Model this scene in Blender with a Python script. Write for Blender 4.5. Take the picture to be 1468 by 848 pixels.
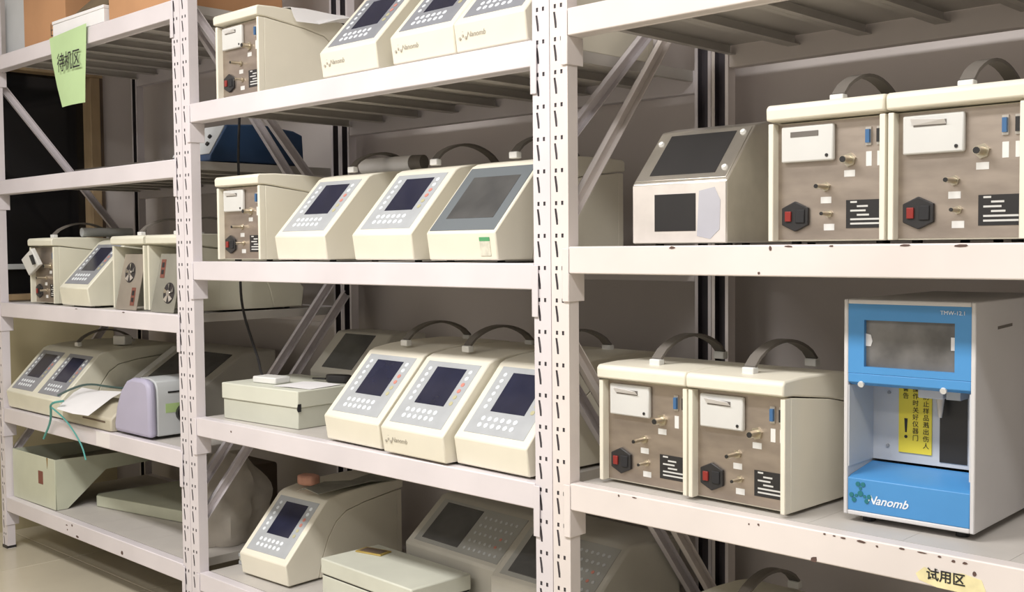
import bpy, math, random
from mathutils import Matrix, Vector
random.seed(7)
for o in list(bpy.data.objects): bpy.data.objects.remove(o)
S = bpy.context.scene
COL = S.collection
PI = math.pi

# ------------------------------------------------------------------ camera
def make_camera():
    yaw, pit, rol = 0.7714, -0.0442, -0.0087
    fw = Vector((-math.sin(yaw)*math.cos(pit), math.cos(yaw)*math.cos(pit), math.sin(pit)))
    r = Vector((math.cos(yaw), math.sin(yaw), 0)); u = r.cross(fw)
    r2 = r*math.cos(rol) + u*math.sin(rol); u2 = u*math.cos(rol) - r*math.sin(rol)
    cd = bpy.data.cameras.new('camera'); cd.sensor_width = 36.0
    cd.lens = 36.0*1586.44/1468.0; cd.clip_start = 0.05; cd.clip_end = 60
    co = bpy.data.objects.new('camera', cd); COL.objects.link(co)
    m = Matrix((r2, u2, -fw)).transposed().to_4x4(); m.translation = (3.0572, -1.7196, 1.182)
    co.matrix_world = m
    S.camera = co
make_camera()

# ------------------------------------------------------------------ world, light, exposure
S.view_settings.view_transform = 'Standard'
S.view_settings.look = 'None'
S.view_settings.gamma = 1.0
S.view_settings.use_curve_mapping = False
S.view_settings.exposure = 0.0
W_ = bpy.data.worlds.new('world'); S.world = W_; W_.use_nodes = True
W_.node_tree.nodes['Background'].inputs[0].default_value = (0.9, 0.92, 1.0, 1)
W_.node_tree.nodes['Background'].inputs[1].default_value = 0.05
def ceiling_light(x, y, e, sx=1.3, sy=0.35, col=(1.0, 0.97, 0.945)):
    l = bpy.data.lights.new('ceiling_fluorescent', 'AREA'); l.shape = 'RECTANGLE'
    l.size = sx; l.size_y = sy; l.energy = e; l.color = col
    o = bpy.data.objects.new('ceiling_fluorescent', l); COL.objects.link(o); o.location = (x, y, 2.86)
for lx, ly, le in ((-0.4, -1.5, 27), (1.1, -1.5, 60), (3.0, -1.5, 40), (0.4, -2.9, 26), (2.6, -2.9, 26)):
    ceiling_light(lx, ly, le)

# ------------------------------------------------------------------ materials
MATS = {}
def mat(name, col, rough=0.5, metal=0.0, var=0.06, scale=6.0, bump=0.0, bscale=60.0, alpha=1.0, trans=0.0, spec=0.5, stretch=(1, 1, 1), stain=None, emit=None):
    if name in MATS: return MATS[name]
    m = bpy.data.materials.new(name); m.use_nodes = True
    nt = m.node_tree; b = nt.nodes['Principled BSDF']
    b.inputs['Roughness'].default_value = rough; b.inputs['Metallic'].default_value = metal
    b.inputs['Specular IOR Level'].default_value = spec
    b.inputs['Alpha'].default_value = alpha; b.inputs['Transmission Weight'].default_value = trans
    c = (*col, 1)
    b.inputs['Base Color'].default_value = c
    tc = nt.nodes.new('ShaderNodeTexCoord'); mp = nt.nodes.new('ShaderNodeMapping')
    mp.inputs['Scale'].default_value = stretch
    nt.links.new(tc.outputs['Object'], mp.inputs['Vector'])
    if var > 0:
        n = nt.nodes.new('ShaderNodeTexNoise'); n.inputs['Scale'].default_value = scale; n.inputs['Detail'].default_value = 4
        nt.links.new(mp.outputs['Vector'], n.inputs['Vector'])
        rp = nt.nodes.new('ShaderNodeValToRGB')
        d = stain if stain else tuple(max(0, x*(1-var*2)) for x in col)
        l = tuple(min(1, x*(1+var)) for x in col)
        rp.color_ramp.elements[0].position = 0.3; rp.color_ramp.elements[1].position = 0.62
        rp.color_ramp.elements[0].color = (*d, 1); rp.color_ramp.elements[1].color = (*l, 1)
        nt.links.new(n.outputs['Fac'], rp.inputs['Fac']); nt.links.new(rp.outputs['Color'], b.inputs['Base Color'])
    if bump > 0:
        n2 = nt.nodes.new('ShaderNodeTexNoise'); n2.inputs['Scale'].default_value = bscale
        nt.links.new(mp.outputs['Vector'], n2.inputs['Vector'])
        bp = nt.nodes.new('ShaderNodeBump'); bp.inputs['Strength'].default_value = bump; bp.inputs['Distance'].default_value = 0.002
        nt.links.new(n2.outputs['Fac'], bp.inputs['Height']); nt.links.new(bp.outputs['Normal'], b.inputs['Normal'])
    MATS[name] = m
    return m
RACK = mat('rack_paint', (0.71, 0.665, 0.69), 0.42, var=0.04, scale=3.0, bump=0.05)
RACKW = mat('rack_paint_warm', (0.75, 0.69, 0.665), 0.42, var=0.04, scale=3.0, bump=0.05)
DECK = mat('deck_paint', (0.56, 0.53, 0.495), 0.5, var=0.06, scale=4.0)
CREAM = mat('cream_plastic', (0.82, 0.78, 0.66), 0.45, var=0.025, scale=5.0, bump=0.04, bscale=200)
CREAM2 = mat('cream_darker', (0.74, 0.72, 0.60), 0.5, var=0.05, scale=5.0)  # slightly darker cream than the other analyzers
GREYGRN = mat('grey_green_paint', (0.55, 0.56, 0.48), 0.5, var=0.05, scale=5.0)
GREYBEI = mat('grey_beige_plastic', (0.56, 0.54, 0.48), 0.5, var=0.05, scale=5.0)
OVERLAY = mat('keypad_overlay', (0.43, 0.45, 0.47), 0.35, var=0.03, scale=20)
OVERLAYD = mat('keypad_overlay_dark', (0.27, 0.28, 0.31), 0.35, var=0.03, scale=20)
BEZEL = mat('bezel_blue_grey', (0.155, 0.175, 0.19), 0.4, var=0.03)
SCREEN = mat('lcd_blue_black', (0.022, 0.024, 0.05), 0.18, var=0.1, scale=10)
SCREENG = mat('lcd_grey', (0.09, 0.09, 0.09), 0.15, var=0.1, scale=10)
BTNW = mat('button_white', (0.80, 0.84, 0.88), 0.4, var=0)
BTNR = mat('button_red', (0.62, 0.25, 0.20), 0.4, var=0)
BTNY = mat('button_olive', (0.50, 0.47, 0.28), 0.4, var=0)
BLACK = mat('black_plastic', (0.022, 0.021, 0.022), 0.4, var=0.1)
HANDLE = mat('handle_grey', (0.15, 0.135, 0.12), 0.5, var=0.1)
RUBBER = mat('black_rubber', (0.015, 0.015, 0.017), 0.7, var=0)
STEEL = mat('brushed_steel_plate', (0.42, 0.36, 0.31), 0.38, 0.8, var=0.10, scale=9, stretch=(1, 1, 3))
STEELB = mat('bright_steel', (0.70, 0.67, 0.62), 0.28, 0.9, var=0.10, scale=7)
STEELP = mat('loose_steel_plate', (0.55, 0.50, 0.43), 0.4, 0.7, var=0.08, scale=7)
BRASS = mat('nickel_fitting', (0.62, 0.57, 0.46), 0.28, 0.95, var=0.05)
WHITEP = mat('white_plastic', (0.74, 0.74, 0.72), 0.45, var=0.02)
PRINTER = mat('printer_plastic', (0.66, 0.66, 0.64), 0.45, var=0.02)
PAPER = mat('white_paper', (0.84, 0.83, 0.84), 0.8, var=0.02)
GREENP = mat('green_paper', (0.50, 0.68, 0.36), 0.75, var=0.03)
INK = mat('black_ink', (0.02, 0.02, 0.02), 0.7, var=0)
INKG = mat('grey_ink', (0.42, 0.39, 0.33), 0.7, var=0)
WHITEINK = mat('white_ink', (0.80, 0.85, 0.90), 0.6, var=0)
PLATEINK = mat('plate_print', (0.60, 0.60, 0.58), 0.6, var=0)
GREENINK = mat('green_ink', (0.015, 0.17, 0.20), 0.6, var=0)
YELLOW = mat('yellow_label', (0.80, 0.66, 0.06), 0.6, var=0.03)
BLUE = mat('blue_paint', (0.075, 0.29, 0.62), 0.38, var=0.04, scale=4)
NAVY = mat('navy_paint', (0.020, 0.055, 0.13), 0.45, var=0.06)
PORTB = mat('port_blue', (0.05, 0.14, 0.30), 0.4, var=0)
RED = mat('red_switch', (0.26, 0.025, 0.02), 0.35, var=0)
LAV = mat('lavender_plastic', (0.44, 0.42, 0.55), 0.45, var=0.03)
LTGREY = mat('light_grey_plastic', (0.52, 0.54, 0.55), 0.45, var=0.03)
MIDGREY = mat('mid_grey_plastic', (0.32, 0.33, 0.34), 0.5, var=0.04)
CARDB = mat('cardboard', (0.50, 0.27, 0.135), 0.85, var=0.07, scale=3, bump=0.1)
CARTON = mat('grey_green_carton', (0.62, 0.63, 0.54), 0.8, var=0.04, scale=3)
WALL = mat('wall_paint', (0.64, 0.595, 0.58), 0.8, var=0.03, scale=1.5)
WALLO = mat('wall_yellow_lit', (0.46, 0.40, 0.25), 0.75, var=0.05, scale=1.5)  # yellowish light on the lower wall is put into this colour
CEIL = mat('ceiling_paint', (0.50, 0.49, 0.47), 0.9, var=0.02)
TAN = mat('tan_wood_frame', (0.40, 0.29, 0.17), 0.6, var=0.1, scale=3, stretch=(6, 6, 1))
NIGHT = mat('dark_window_glass', (0.008, 0.008, 0.009), 0.12, var=0)
TILE = mat('floor_tile', (0.56, 0.51, 0.40), 0.22, var=0.04, scale=2.0)
GROUT = mat('tile_grout', (0.36, 0.33, 0.27), 0.8, var=0.05)
CHIP = mat('chipped_paint', (0.10, 0.06, 0.05), 0.8, var=0.2, scale=40)
TAPE = mat('clear_tape', (0.80, 0.72, 0.42), 0.35, var=0.10, scale=20)
TAPEW = mat('white_tape', (0.82, 0.79, 0.79), 0.4, var=0.02)
BAG = mat('plastic_bag', (0.74, 0.69, 0.62), 0.35, var=0.08, scale=9, trans=0.25, bump=0.6, bscale=14)
TEAL = mat('teal_ribbon', (0.10, 0.36, 0.33), 0.5, var=0.05)
PINK = mat('pink_foam', (0.62, 0.33, 0.25), 0.8, var=0.08, scale=20)
GOLD = mat('gold_trim', (0.55, 0.40, 0.12), 0.4, 0.5, var=0.05)
DKBROWN = mat('dark_brown', (0.12, 0.085, 0.06), 0.7, var=0.1)
STICKG = mat('sticker_green', (0.10, 0.36, 0.16), 0.5, var=0)
STICKW = mat('sticker_white', (0.68, 0.66, 0.56), 0.5, var=0.1, scale=60)
SMEAR = mat('torn_film', (0.46, 0.46, 0.51), 0.5, var=0.05)
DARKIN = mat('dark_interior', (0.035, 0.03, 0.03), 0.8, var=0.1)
REDBR = mat('red_brown_label', (0.20, 0.07, 0.05), 0.6, var=0.1)

# ------------------------------------------------------------------ mesh helpers
class MB:
    def __init__(s): s.v = []; s.f = []; s.mi = []; s.cur = 0; s.M = None
    def add(s, vs, fs):
        o = len(s.v)
        for p in vs:
            p = Vector(p)
            s.v.append(tuple(s.M @ p) if s.M is not None else tuple(p))
        for f in fs: s.f.append(tuple(i+o for i in f)); s.mi.append(s.cur)
        return s
    def box(s, x0, x1, y0, y1, z0, z1):
        return s.add([(x0,y0,z0),(x1,y0,z0),(x1,y1,z0),(x0,y1,z0),(x0,y0,z1),(x1,y0,z1),(x1,y1,z1),(x0,y1,z1)],
              [(0,3,2,1),(4,5,6,7),(0,1,5,4),(1,2,6,5),(2,3,7,6),(3,0,4,7)])
    def prism(s, prof, axis, lo, hi):
        # prof: closed polygon in the two other axes (x: (y,z); y: (x,z); z: (x,y))
        n = len(prof)
        def p(a, b, t): return {'x': (t, a, b), 'y': (a, t, b), 'z': (a, b, t)}[axis]
        area = sum(prof[i][0]*prof[(i+1) % n][1]-prof[(i+1) % n][0]*prof[i][1] for i in range(n))
        pr = list(prof) if area > 0 else list(reversed(prof))
        vs = [p(a, b, lo) for a, b in pr] + [p(a, b, hi) for a, b in pr]
        fs = [tuple(reversed(range(n))), tuple(range(n, 2*n))] + [(i, (i+1) % n, n+(i+1) % n, n+i) for i in range(n)]
        if axis == 'y': fs = [tuple(reversed(f)) for f in fs]
        return s.add(vs, fs)
    def cyl(s, p0, p1, r0, r1=None, n=12):
        r1 = r0 if r1 is None else r1
        p0 = Vector(p0); p1 = Vector(p1); d = (p1-p0).normalized()
        a = d.orthogonal().normalized(); b = d.cross(a)
        vs = []
        for p, r in ((p0, r0), (p1, r1)):
            for i in range(n):
                t = 2*PI*i/n; vs.append(p + a*(r*math.cos(t)) + b*(r*math.sin(t)))
        fs = [tuple(reversed(range(n))), tuple(range(n, 2*n))] + [(i, (i+1) % n, n+(i+1) % n, n+i) for i in range(n)]
        return s.add(vs, fs)
    def tube(s, pts, r, n=8, sub=0):
        pts = [Vector(p) for p in pts]
        for _ in range(sub):   # smooth by corner cutting
            q = [pts[0]]
            for i in range(len(pts)-1):
                q += [pts[i]*0.75+pts[i+1]*0.25, pts[i]*0.25+pts[i+1]*0.75]
            pts = q + [pts[-1]]
        vs = []; up = None
        for i, p in enumerate(pts):
            d = (pts[min(i+1, len(pts)-1)]-pts[max(i-1, 0)]).normalized()
            if up is None: up = d.orthogonal().normalized()
            up = (up - d*up.dot(d)).normalized(); b = d.cross(up)
            for k in range(n):
                t = 2*PI*k/n; vs.append(p+up*(r*math.cos(t))+b*(r*math.sin(t)))
        m = len(pts); fs = [tuple(reversed(range(n))), tuple(range((m-1)*n, m*n))]
        for i in range(m-1):
            for k in range(n): fs.append((i*n+k, i*n+(k+1) % n, (i+1)*n+(k+1) % n, (i+1)*n+k))
        return s.add(vs, fs)
    def sweep(s, pts, side, w, th):
        # rectangle w (along side) by th swept along pts
        pts = [Vector(p) for p in pts]; side = Vector(side).normalized(); vs = []
        for i, p in enumerate(pts):
            d = (pts[min(i+1, len(pts)-1)]-pts[max(i-1, 0)]).normalized(); nn = side.cross(d).normalized()
            for a, b in ((-1, -1), (1, -1), (1, 1), (-1, 1)): vs.append(p+side*(a*w/2)+nn*(b*th/2))
        m = len(pts); fs = [(0, 1, 2, 3), tuple((m-1)*4+k for k in (3, 2, 1, 0))]
        for i in range(m-1):
            for k in range(4): fs.append((i*4+k, (i+1)*4+k, (i+1)*4+(k+1) % 4, i*4+(k+1) % 4))
        return s.add(vs, fs)
    def sheet(s, grid, th):
        # grid rows of points -> solid sheet of thickness th (down -z by default via normals)
        R = len(grid); C = len(grid[0]); g = [[Vector(p) for p in r] for r in grid]
        nrm = [[None]*C for _ in range(R)]
        for i in range(R):
            for j in range(C):
                a = g[min(i+1, R-1)][j]-g[max(i-1, 0)][j]; b = g[i][min(j+1, C-1)]-g[i][max(j-1, 0)]
                nrm[i][j] = b.cross(a).normalized()
        vs = [g[i][j] for i in range(R) for j in range(C)] + [g[i][j]-nrm[i][j]*th for i in range(R) for j in range(C)]
        N = R*C; fs = []
        for i in range(R-1):
            for j in range(C-1):
                a, b, c, d = i*C+j, i*C+j+1, (i+1)*C+j+1, (i+1)*C+j
                fs += [(a, b, c, d), (N+d, N+c, N+b, N+a)]
        for j in range(C-1):
            fs += [(j+1, j, N+j, N+j+1), ((R-1)*C+j, (R-1)*C+j+1, N+(R-1)*C+j+1, N+(R-1)*C+j)]
        for i in range(R-1):
            fs += [(i*C, (i+1)*C, N+(i+1)*C, N+i*C), ((i+1)*C+C-1, i*C+C-1, N+i*C+C-1, N+(i+1)*C+C-1)]
        return s.add(vs, fs)
    def mesh(s, name, mats, smooth=False):
        me = bpy.data.meshes.new(name); me.from_pydata(s.v, [], s.f); me.update()
        for m in (mats if isinstance(mats, (list, tuple)) else [mats]): me.materials.append(m)
        me.polygons.foreach_set('material_index', s.mi)
        if smooth: me.shade_smooth(); me.set_sharp_from_angle(angle=math.radians(38))
        return me

def link(name, me, parent=None, bevel=0.0, seg=2, solid=0.0):
    o = bpy.data.objects.new(name, me); COL.objects.link(o)
    if parent is not None: o.parent = parent
    if solid: md = o.modifiers.new('solidify', 'SOLIDIFY'); md.thickness = solid; md.offset = -1
    if bevel:
        md = o.modifiers.new('bevel', 'BEVEL'); md.width = bevel; md.segments = seg; md.limit_method = 'ANGLE'; md.angle_limit = math.radians(35)
        md.harden_normals = False
    return o
CACHE = {}
def part(name, key, fn, mats, parent, bevel=0.0, seg=2, smooth=False, solid=0.0):
    """one mesh object; alike parts share their mesh data through the key"""
    if key is None or key not in CACHE:
        b = MB(); fn(b); me = b.mesh(name, mats, smooth or bevel > 0)
        if key is not None: CACHE[key] = me
    else: me = CACHE[key]
    return link(name, me, parent, bevel, seg, solid)
def thing(name, label, cat, loc=(0, 0, 0), rz=0.0, group=None):
    o = bpy.data.objects.new(name, None); COL.objects.link(o); o.empty_display_size = 0.05
    o.location = loc; o.rotation_euler = (0, 0, rz)
    return tag(o, label, cat, group)
def tag(o, label, cat, group=None):
    o['label'] = label; o['category'] = cat
    if group: o['group'] = group
    return o
def structure(o, label=None):
    o['kind'] = 'structure'
    if label: o['label'] = label
    return o
def text_mesh(body, size, shear=0.0, bold=0.0, mats=None, spacing=1.0, name='lettering', wd=1.0):
    c = bpy.data.curves.new(name, 'FONT'); c.body = body; c.size = size; c.shear = shear; c.offset = bold
    c.align_x = 'CENTER'; c.align_y = 'CENTER'; c.extrude = 0.0002; c.space_character = spacing; c.resolution_u = 3
    t = bpy.data.objects.new(name, c); COL.objects.link(t)
    dg = bpy.context.evaluated_depsgraph_get(); dg.update()
    me = bpy.data.meshes.new_from_object(t.evaluated_get(dg)); me.name = name
    bpy.data.objects.remove(t)
    if wd != 1.0:
        for v in me.vertices: v.co.x *= wd
    me.materials.clear(); me.materials.append(mats)
    return me
def lettering(body, size, M, m, parent, shear=0.0, bold=0.0, name='lettering', wd=1.0):
    o = link(name, text_mesh(body, size, shear, bold, m, name=name, wd=wd), parent)
    o.matrix_local = M
    return o
FRONT = Matrix.Rotation(PI/2, 4, 'X')     # text plane facing -y

# ------------------------------------------------------------------ the room
XL, YB, XR, YF, ZC = -1.72, 0.72, 5.2, -3.9, 2.9
fl = structure(part('floor', None, lambda b: b.box(XL-0.1, XR+0.1, YF-0.1, YB+0.1, -0.10, -0.004), GROUT, None), 'beige tiled floor')
tm = MB().box(-0.298, 0.298, -0.298, 0.298, -0.004, 0.0).mesh('tile', TILE)
ny = int((YB-YF)/0.6)+1; nx = int((XR-XL)/0.6)+1
for i in range(nx):
    for j in range(ny):
        cx = XL+0.3+0.6*i; cy = YB-0.3-0.6*j
        if cx+0.3 > XR+0.1 or cy-0.3 < YF-0.1: continue
        t = link('tile', tm, fl, bevel=0.0015, seg=1); t.location = (cx, cy, 0)
structure(part('wall_back', None, lambda b: b.box(XL-0.1, XR+0.1, YB, YB+0.1, 0, ZC), WALL, None), 'grey painted wall behind the racks')
def wl(b):   # left wall around the window opening
    b.box(XL-0.12, XL, YF-0.1, -0.75, 0, ZC); b.box(XL-0.12, XL, 0.575, YB, 0, ZC)
    b.box(XL-0.12, XL, -0.75, 0.575, 1.99, ZC); b.box(XL-0.12, XL, -0.75, 0.575, 0, 0.975)
structure(part('wall_left', None, wl, WALL, None), 'plain wall at the left end with the dark window')
structure(part('trim_1', None, lambda b: b.box(XL, XL+0.012, YF, 0.60, 0, 0.965), WALLO, None), 'lower wall panel under the window, olive beige from yellowish light put in its colour')
structure(part('wall_right', None, lambda b: b.box(XR, XR+0.1, YF-0.1, YB+0.1, 0, ZC), CEIL, None), 'white wall at the right end of the room')
structure(part('wall_front', None, lambda b: b.box(XL-0.1, XR+0.1, YF-0.1, YF, 0, ZC), CEIL, None), 'white wall opposite the racks')
structure(part('ceiling', None, lambda b: b.box(XL-0.1, XR+0.1, YF-0.1, YB+0.1, ZC, ZC+0.1), CEIL, None), 'white ceiling')
wn = bpy.data.objects.new('window_1', None); COL.objects.link(wn); structure(wn, 'dark window in a tan wooden frame on the left wall')
def wf(b):
    b.box(XL-0.10, XL+0.018, -0.75, 0.575, 1.945, 1.99); b.box(XL-0.10, XL+0.018, -0.75, 0.575, 0.975, 1.0)
    b.box(XL-0.10, XL+0.018, 0.515, 0.560, 1.0, 1.945); b.box(XL-0.10, XL+0.018, -0.75, -0.70, 1.0, 1.945)
part('window_frame', None, wf, TAN, wn, bevel=0.003)
part('frame_edge', None, lambda b: b.box(XL-0.10, XL+0.014, 0.560, 0.575, 1.0, 1.945), DKBROWN, wn)
part('transom', None, lambda b: b.box(XL-0.075, XL-0.03, -0.70, 0.515, 1.105, 1.128), LTGREY, wn, bevel=0.002)
part('pane', None, lambda b: b.box(XL-0.062, XL-0.056, -0.70, 0.515, 1.0, 1.105), NIGHT, wn)
part('pane', None, lambda b: b.box(XL-0.062, XL-0.056, -0.70, 0.515, 1.128, 1.945), NIGHT, wn)

# ------------------------------------------------------------------ shelving racks
PW, PD, BH, DEPTH = 0.048, 0.031, 0.056, 0.622
def post_mesh(b, H=2.16):
    # C channel: slotted web at y=0 facing -y, flanges towards +y; x 0..PW
    per = 0.0675; n = int(H/per)
    h1, h2 = (0.0115, 0.0175), (0.0285, 0.0345)
    rows = [(0, .006, []), (.006, .0145, [h1+h1, h2+h2]), (.0145, .0215, []),
            (.0215, .031, [(.0112, .0172, .0098, .0150)]), (.031, .045, [(.0132, .0194, .0112, .0172)]), (.045, .055, [(.0145, .0196, .0132, .0194)]), (.055, per, [])]
    # gap = (x_left_at_low, x_right_at_low, x_left_at_high, x_right_at_high): z runs downwards so the slot leans
    for k in range(n):
        for (a, c, gaps) in rows:
            z1 = H-k*per-a; z0 = H-k*per-c
            g2 = []
            for g in gaps:
                if len(g) == 4 and a >= 0.02: g2.append((g[0], g[1], g[2], g[3]))
                else: g2.append((g[0], g[1], g[0], g[1]))
            xl0 = xl1 = 0.0
            for g in g2 + [(PW, None, PW, None)]:
                b.add([(xl0, 0, z0), (g[0], 0, z0), (g[2], 0, z1), (xl1, 0, z1)], [(0, 1, 2, 3)])
                xl0, xl1 = g[1], g[3]
    zb = H-n*per
    b.box(0, PW, 0, 0.0016, 0, zb)
    for x in (0.0, PW-0.0016):
        b.box(x, x+0.0016, 0.0001, PD, 0, H)
    b.box(0.0016, 0.009, PD-0.0016, PD, 0, H); b.box(PW-0.009, PW-0.0016, PD-0.0016, PD, 0, H)
CACHE['post'] = None
_b = MB(); post_mesh(_b)
_b.cur = 1   # dark lining inside the channel
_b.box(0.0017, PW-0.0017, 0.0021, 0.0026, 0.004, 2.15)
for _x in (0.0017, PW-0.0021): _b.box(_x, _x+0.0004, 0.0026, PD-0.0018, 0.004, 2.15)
CACHE['post'] = _b.mesh('post', [RACK, mat('dark_channel_lining', (0.085, 0.075, 0.085), 0.55, 0.0, var=0.2)])
CACHE['post_w'] = CACHE['post'].copy(); CACHE['post_w'].materials[0] = RACKW
def deck_panel(b, w=0.17):
    b.box(0, w, 0, 0.556, -0.003, 0)
    for x in (0, w-0.002): b.box(x, x+0.002, 0, 0.556, -0.026, -0.003)
    b.box(0.002, 0.016, 0, 0.556, -0.026, -0.0245); b.box(w-0.016, w-0.002, 0, 0.556, -0.026, -0.0245)
def rack(label, x0, x1, levels, braces, warm=False, H=2.16):
    R = thing('shelving_rack', label, 'shelf', (x0, 0, 0), 0)
    pm = RACKW if warm else RACK; key = 'post_w' if warm else 'post'
    Wd = x1-x0
    for px in (0, Wd-PW):
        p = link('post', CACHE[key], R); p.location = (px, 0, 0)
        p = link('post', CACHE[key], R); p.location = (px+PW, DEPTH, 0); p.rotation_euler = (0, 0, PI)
        for yy in (0.0, DEPTH-PD):
            f = part('foot', 'rackfoot', lambda b: b.box(-0.0004, PW+0.0004, -0.003, PD+0.003, 0, 0.012), BLACK, R, bevel=0.002)
            f.location = (px, yy, 0)
    beams = []
    for z in levels:
        def bm(b):
            b.box(PW+0.001, Wd-PW-0.001, -0.002, 0.030, -BH, 0); b.box(PW+0.001, Wd-PW-0.001, 0.030, 0.040, -BH, -0.030)
        fb = part('beam', ('beam', round(Wd, 3), warm), bm, pm, R, bevel=0.0025); fb.location = (0, 0, z)
        rb = part('beam', ('rbeam', round(Wd, 3), warm), lambda b: b.box(PW+0.001, Wd-PW-0.001, DEPTH-0.030, DEPTH, -BH, 0), pm, R, bevel=0.0025); rb.location = (0, 0, z)
        beams.append(fb)
        for side in (0, 1):
            def cp(b, side=side):
                X = PW if side == 0 else Wd-PW; sg = 1 if side == 0 else -1
                a, c = sorted((X-sg*0.0145, X+sg*0.003))
                zt, zb = -0.004, -BH-0.058
                b.box(a, c, -0.0045, -0.0022, zb, zt)
                a, c = sorted((X+sg*0.0005, X+sg*0.0035))
                b.box(a, c, -0.0045, 0.046, zb, -BH)
            q = part('connector_plate', ('cp', round(Wd, 3), side, warm), cp, pm, fb, bevel=0.002)
        nP = 8; w = (Wd-2*PW-0.01)/nP
        for k in range(nP):
            d = part('deck_panel', ('deck', round(w, 4)), lambda b: deck_panel(b, w-0.0006), DECK if z < 1.0 else DECK, R)
            d.location = (PW+0.006+k*w, 0.033, z-0.001)
    for (side, ya, za, yb, zb) in braces:
        def br(b):
            a = Vector((0, ya, za)); c = Vector((0, yb, zb)); d = (c-a).normalized(); n = Vector((0, -d.z, d.y))
            for (u0, u1, x_0, x_1) in ((-0.014, 0.014, 0, 0.002), (0.012, 0.014, 0.0, 0.016), (-0.014, -0.012, 0, 0.016)):
                vs = []
                for X in (x_0, x_1):
                    for P, u in ((a, u0), (a, u1), (c, u1), (c, u0)):
                        vs.append((X, P.y+n.y*u, P.z+n.z*u))
                b.add(vs, [(0, 1, 2, 3), (7, 6, 5, 4), (0, 4, 5, 1), (1, 5, 6, 2), (2, 6, 7, 3), (3, 7, 4, 0)])
        o = part('brace', None, br, pm, R); o.location = ((0.014 if side == 0 else Wd-0.034), 0, 0)
    return R, beams
L1 = [1.939, 1.459, 0.982, 0.564, 0.208]
L2 = [1.617, 1.147, 0.676, 0.201]
L3 = [1.668, 1.182, 0.690, 0.205]
rack1, beams1 = rack('left shelving rack of the three, five shelves, in front of the dark window', -1.475, -0.001, L1,
    [(0, .03, 1.84, .59, 1.16), (0, .59, 1.05, .03, .36), (1, .03, 1.93, .59, 1.17), (1, .59, 1.10, .03, .42)])
rack2, beams2 = rack('middle shelving rack holding three rows of cream analyzers and a grey carton', 0.001, 1.499, L2,
    [(0, .03, 1.905, .59, 1.25), (0, .59, 1.03, .03, .36), (1, .59, 1.875, .03, 1.365), (1, .03, .96, .59, .27)])
rack3, beams3 = rack('right shelving rack holding the blue instrument and rear-facing analyzers', 1.501, 2.999, L3,
    [(0, .59, 1.92, .03, 1.24), (0, .03, .985, .59, .29), (1, .59, 1.92, .03, 1.24), (1, .03, .985, .59, .29)], warm=True)
def chip(beam, rx, x, z, w, h, front=True):
    """chipped paint patch on a beam; x world, z relative to the beam top"""
    def f(b):
        n = 7; pts = []
        for i in range(n):
            t = 2*PI*i/n; k = random.uniform(.6, 1.0); pts.append((w/2*k*math.cos(t), h/2*k*math.sin(t)))
        b.prism(pts, 'y', -0.0027, -0.0021)
    o = part('paint_chip', None, f, CHIP, beam); o.location = (x-rx, 0, z)
for x, z, w, h in ((1.812, -.004, .020, .007), (2.023, -.006, .008, .012), (2.06, -.003, .02, .004), (2.14, -.003, .012, .004), (2.27, -.003, .025, .005), (2.36, -.004, .03, .006), (2.0, -.05, .006, .006)):
    chip(beams3[1], 1.501, x, z, w, h)
for x, z, w, h in ((2.11, -.052, .015, .014), (2.130, -.004, .006, .004), (2.148, -.004, .006, .003), (2.165, -.005, .012, .004), (2.196, -.005, .022, .006), (2.225, -.008, .006, .005),
                   (2.267, -.004, .012, .004), (2.30, -.004, .02, .003), (2.33, -.005, .008, .004), (2.352, -.008, .008, .005), (2.37, -.008, .010, .006), (2.385, -.022, .010, .012),
                   (1.68, -.006, .006, .006), (1.72, -.004, .015, .003), (2.0, -.01, .006, .006), (1.98, -.012, .004, .004)):
    chip(beams3[2], 1.501, x, z, w, h)
for x, z, w, h in ((-.875, -.018, .018, .006), (-.83, -.012, .012, .010), (-.79, -.046, .03, .012), (-.45, -.040, .02, .014), (-.87, -.034, .010, .008)):
    chip(beams1[4], -1.475, x, z, w, h)
chip(beams2[2], 0.001, .245, -.022, .008, .007)
chip(beams1[2], -1.475, -.40, -.004, .02, .005); chip(beams1[2], -1.475, -.75, -.004, .02, .004)
tp = part('tape_label', None, lambda b: b.prism([(-.062, -.004), (-.045, .012), (-.02, .006), (.03, .014), (.066, .008), (.074, -.012), (.06, -.025), (-.02, -.024), (-.055, -.016)], 'y', -0.0026, -0.0021), TAPE, beams3[2], 0)
tp.location = (2.342-1.501, 0, -0.036); tp.scale = (.82, 1, .8)
# the tape label is small; the lettering stands on it
lt = lettering('试用区', 0.021, Matrix.Translation((2.340-1.501, -0.0030, -0.037)) @ FRONT, INK, beams3[2], bold=0.0004, wd=1.0)
tw = part('tape_patch', None, lambda b: b.box(0, .10, -.0028, -.0021, -.052, -.003), TAPEW, beams1[3]); tw.location = (-.62+1.475, 0, 0)

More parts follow.
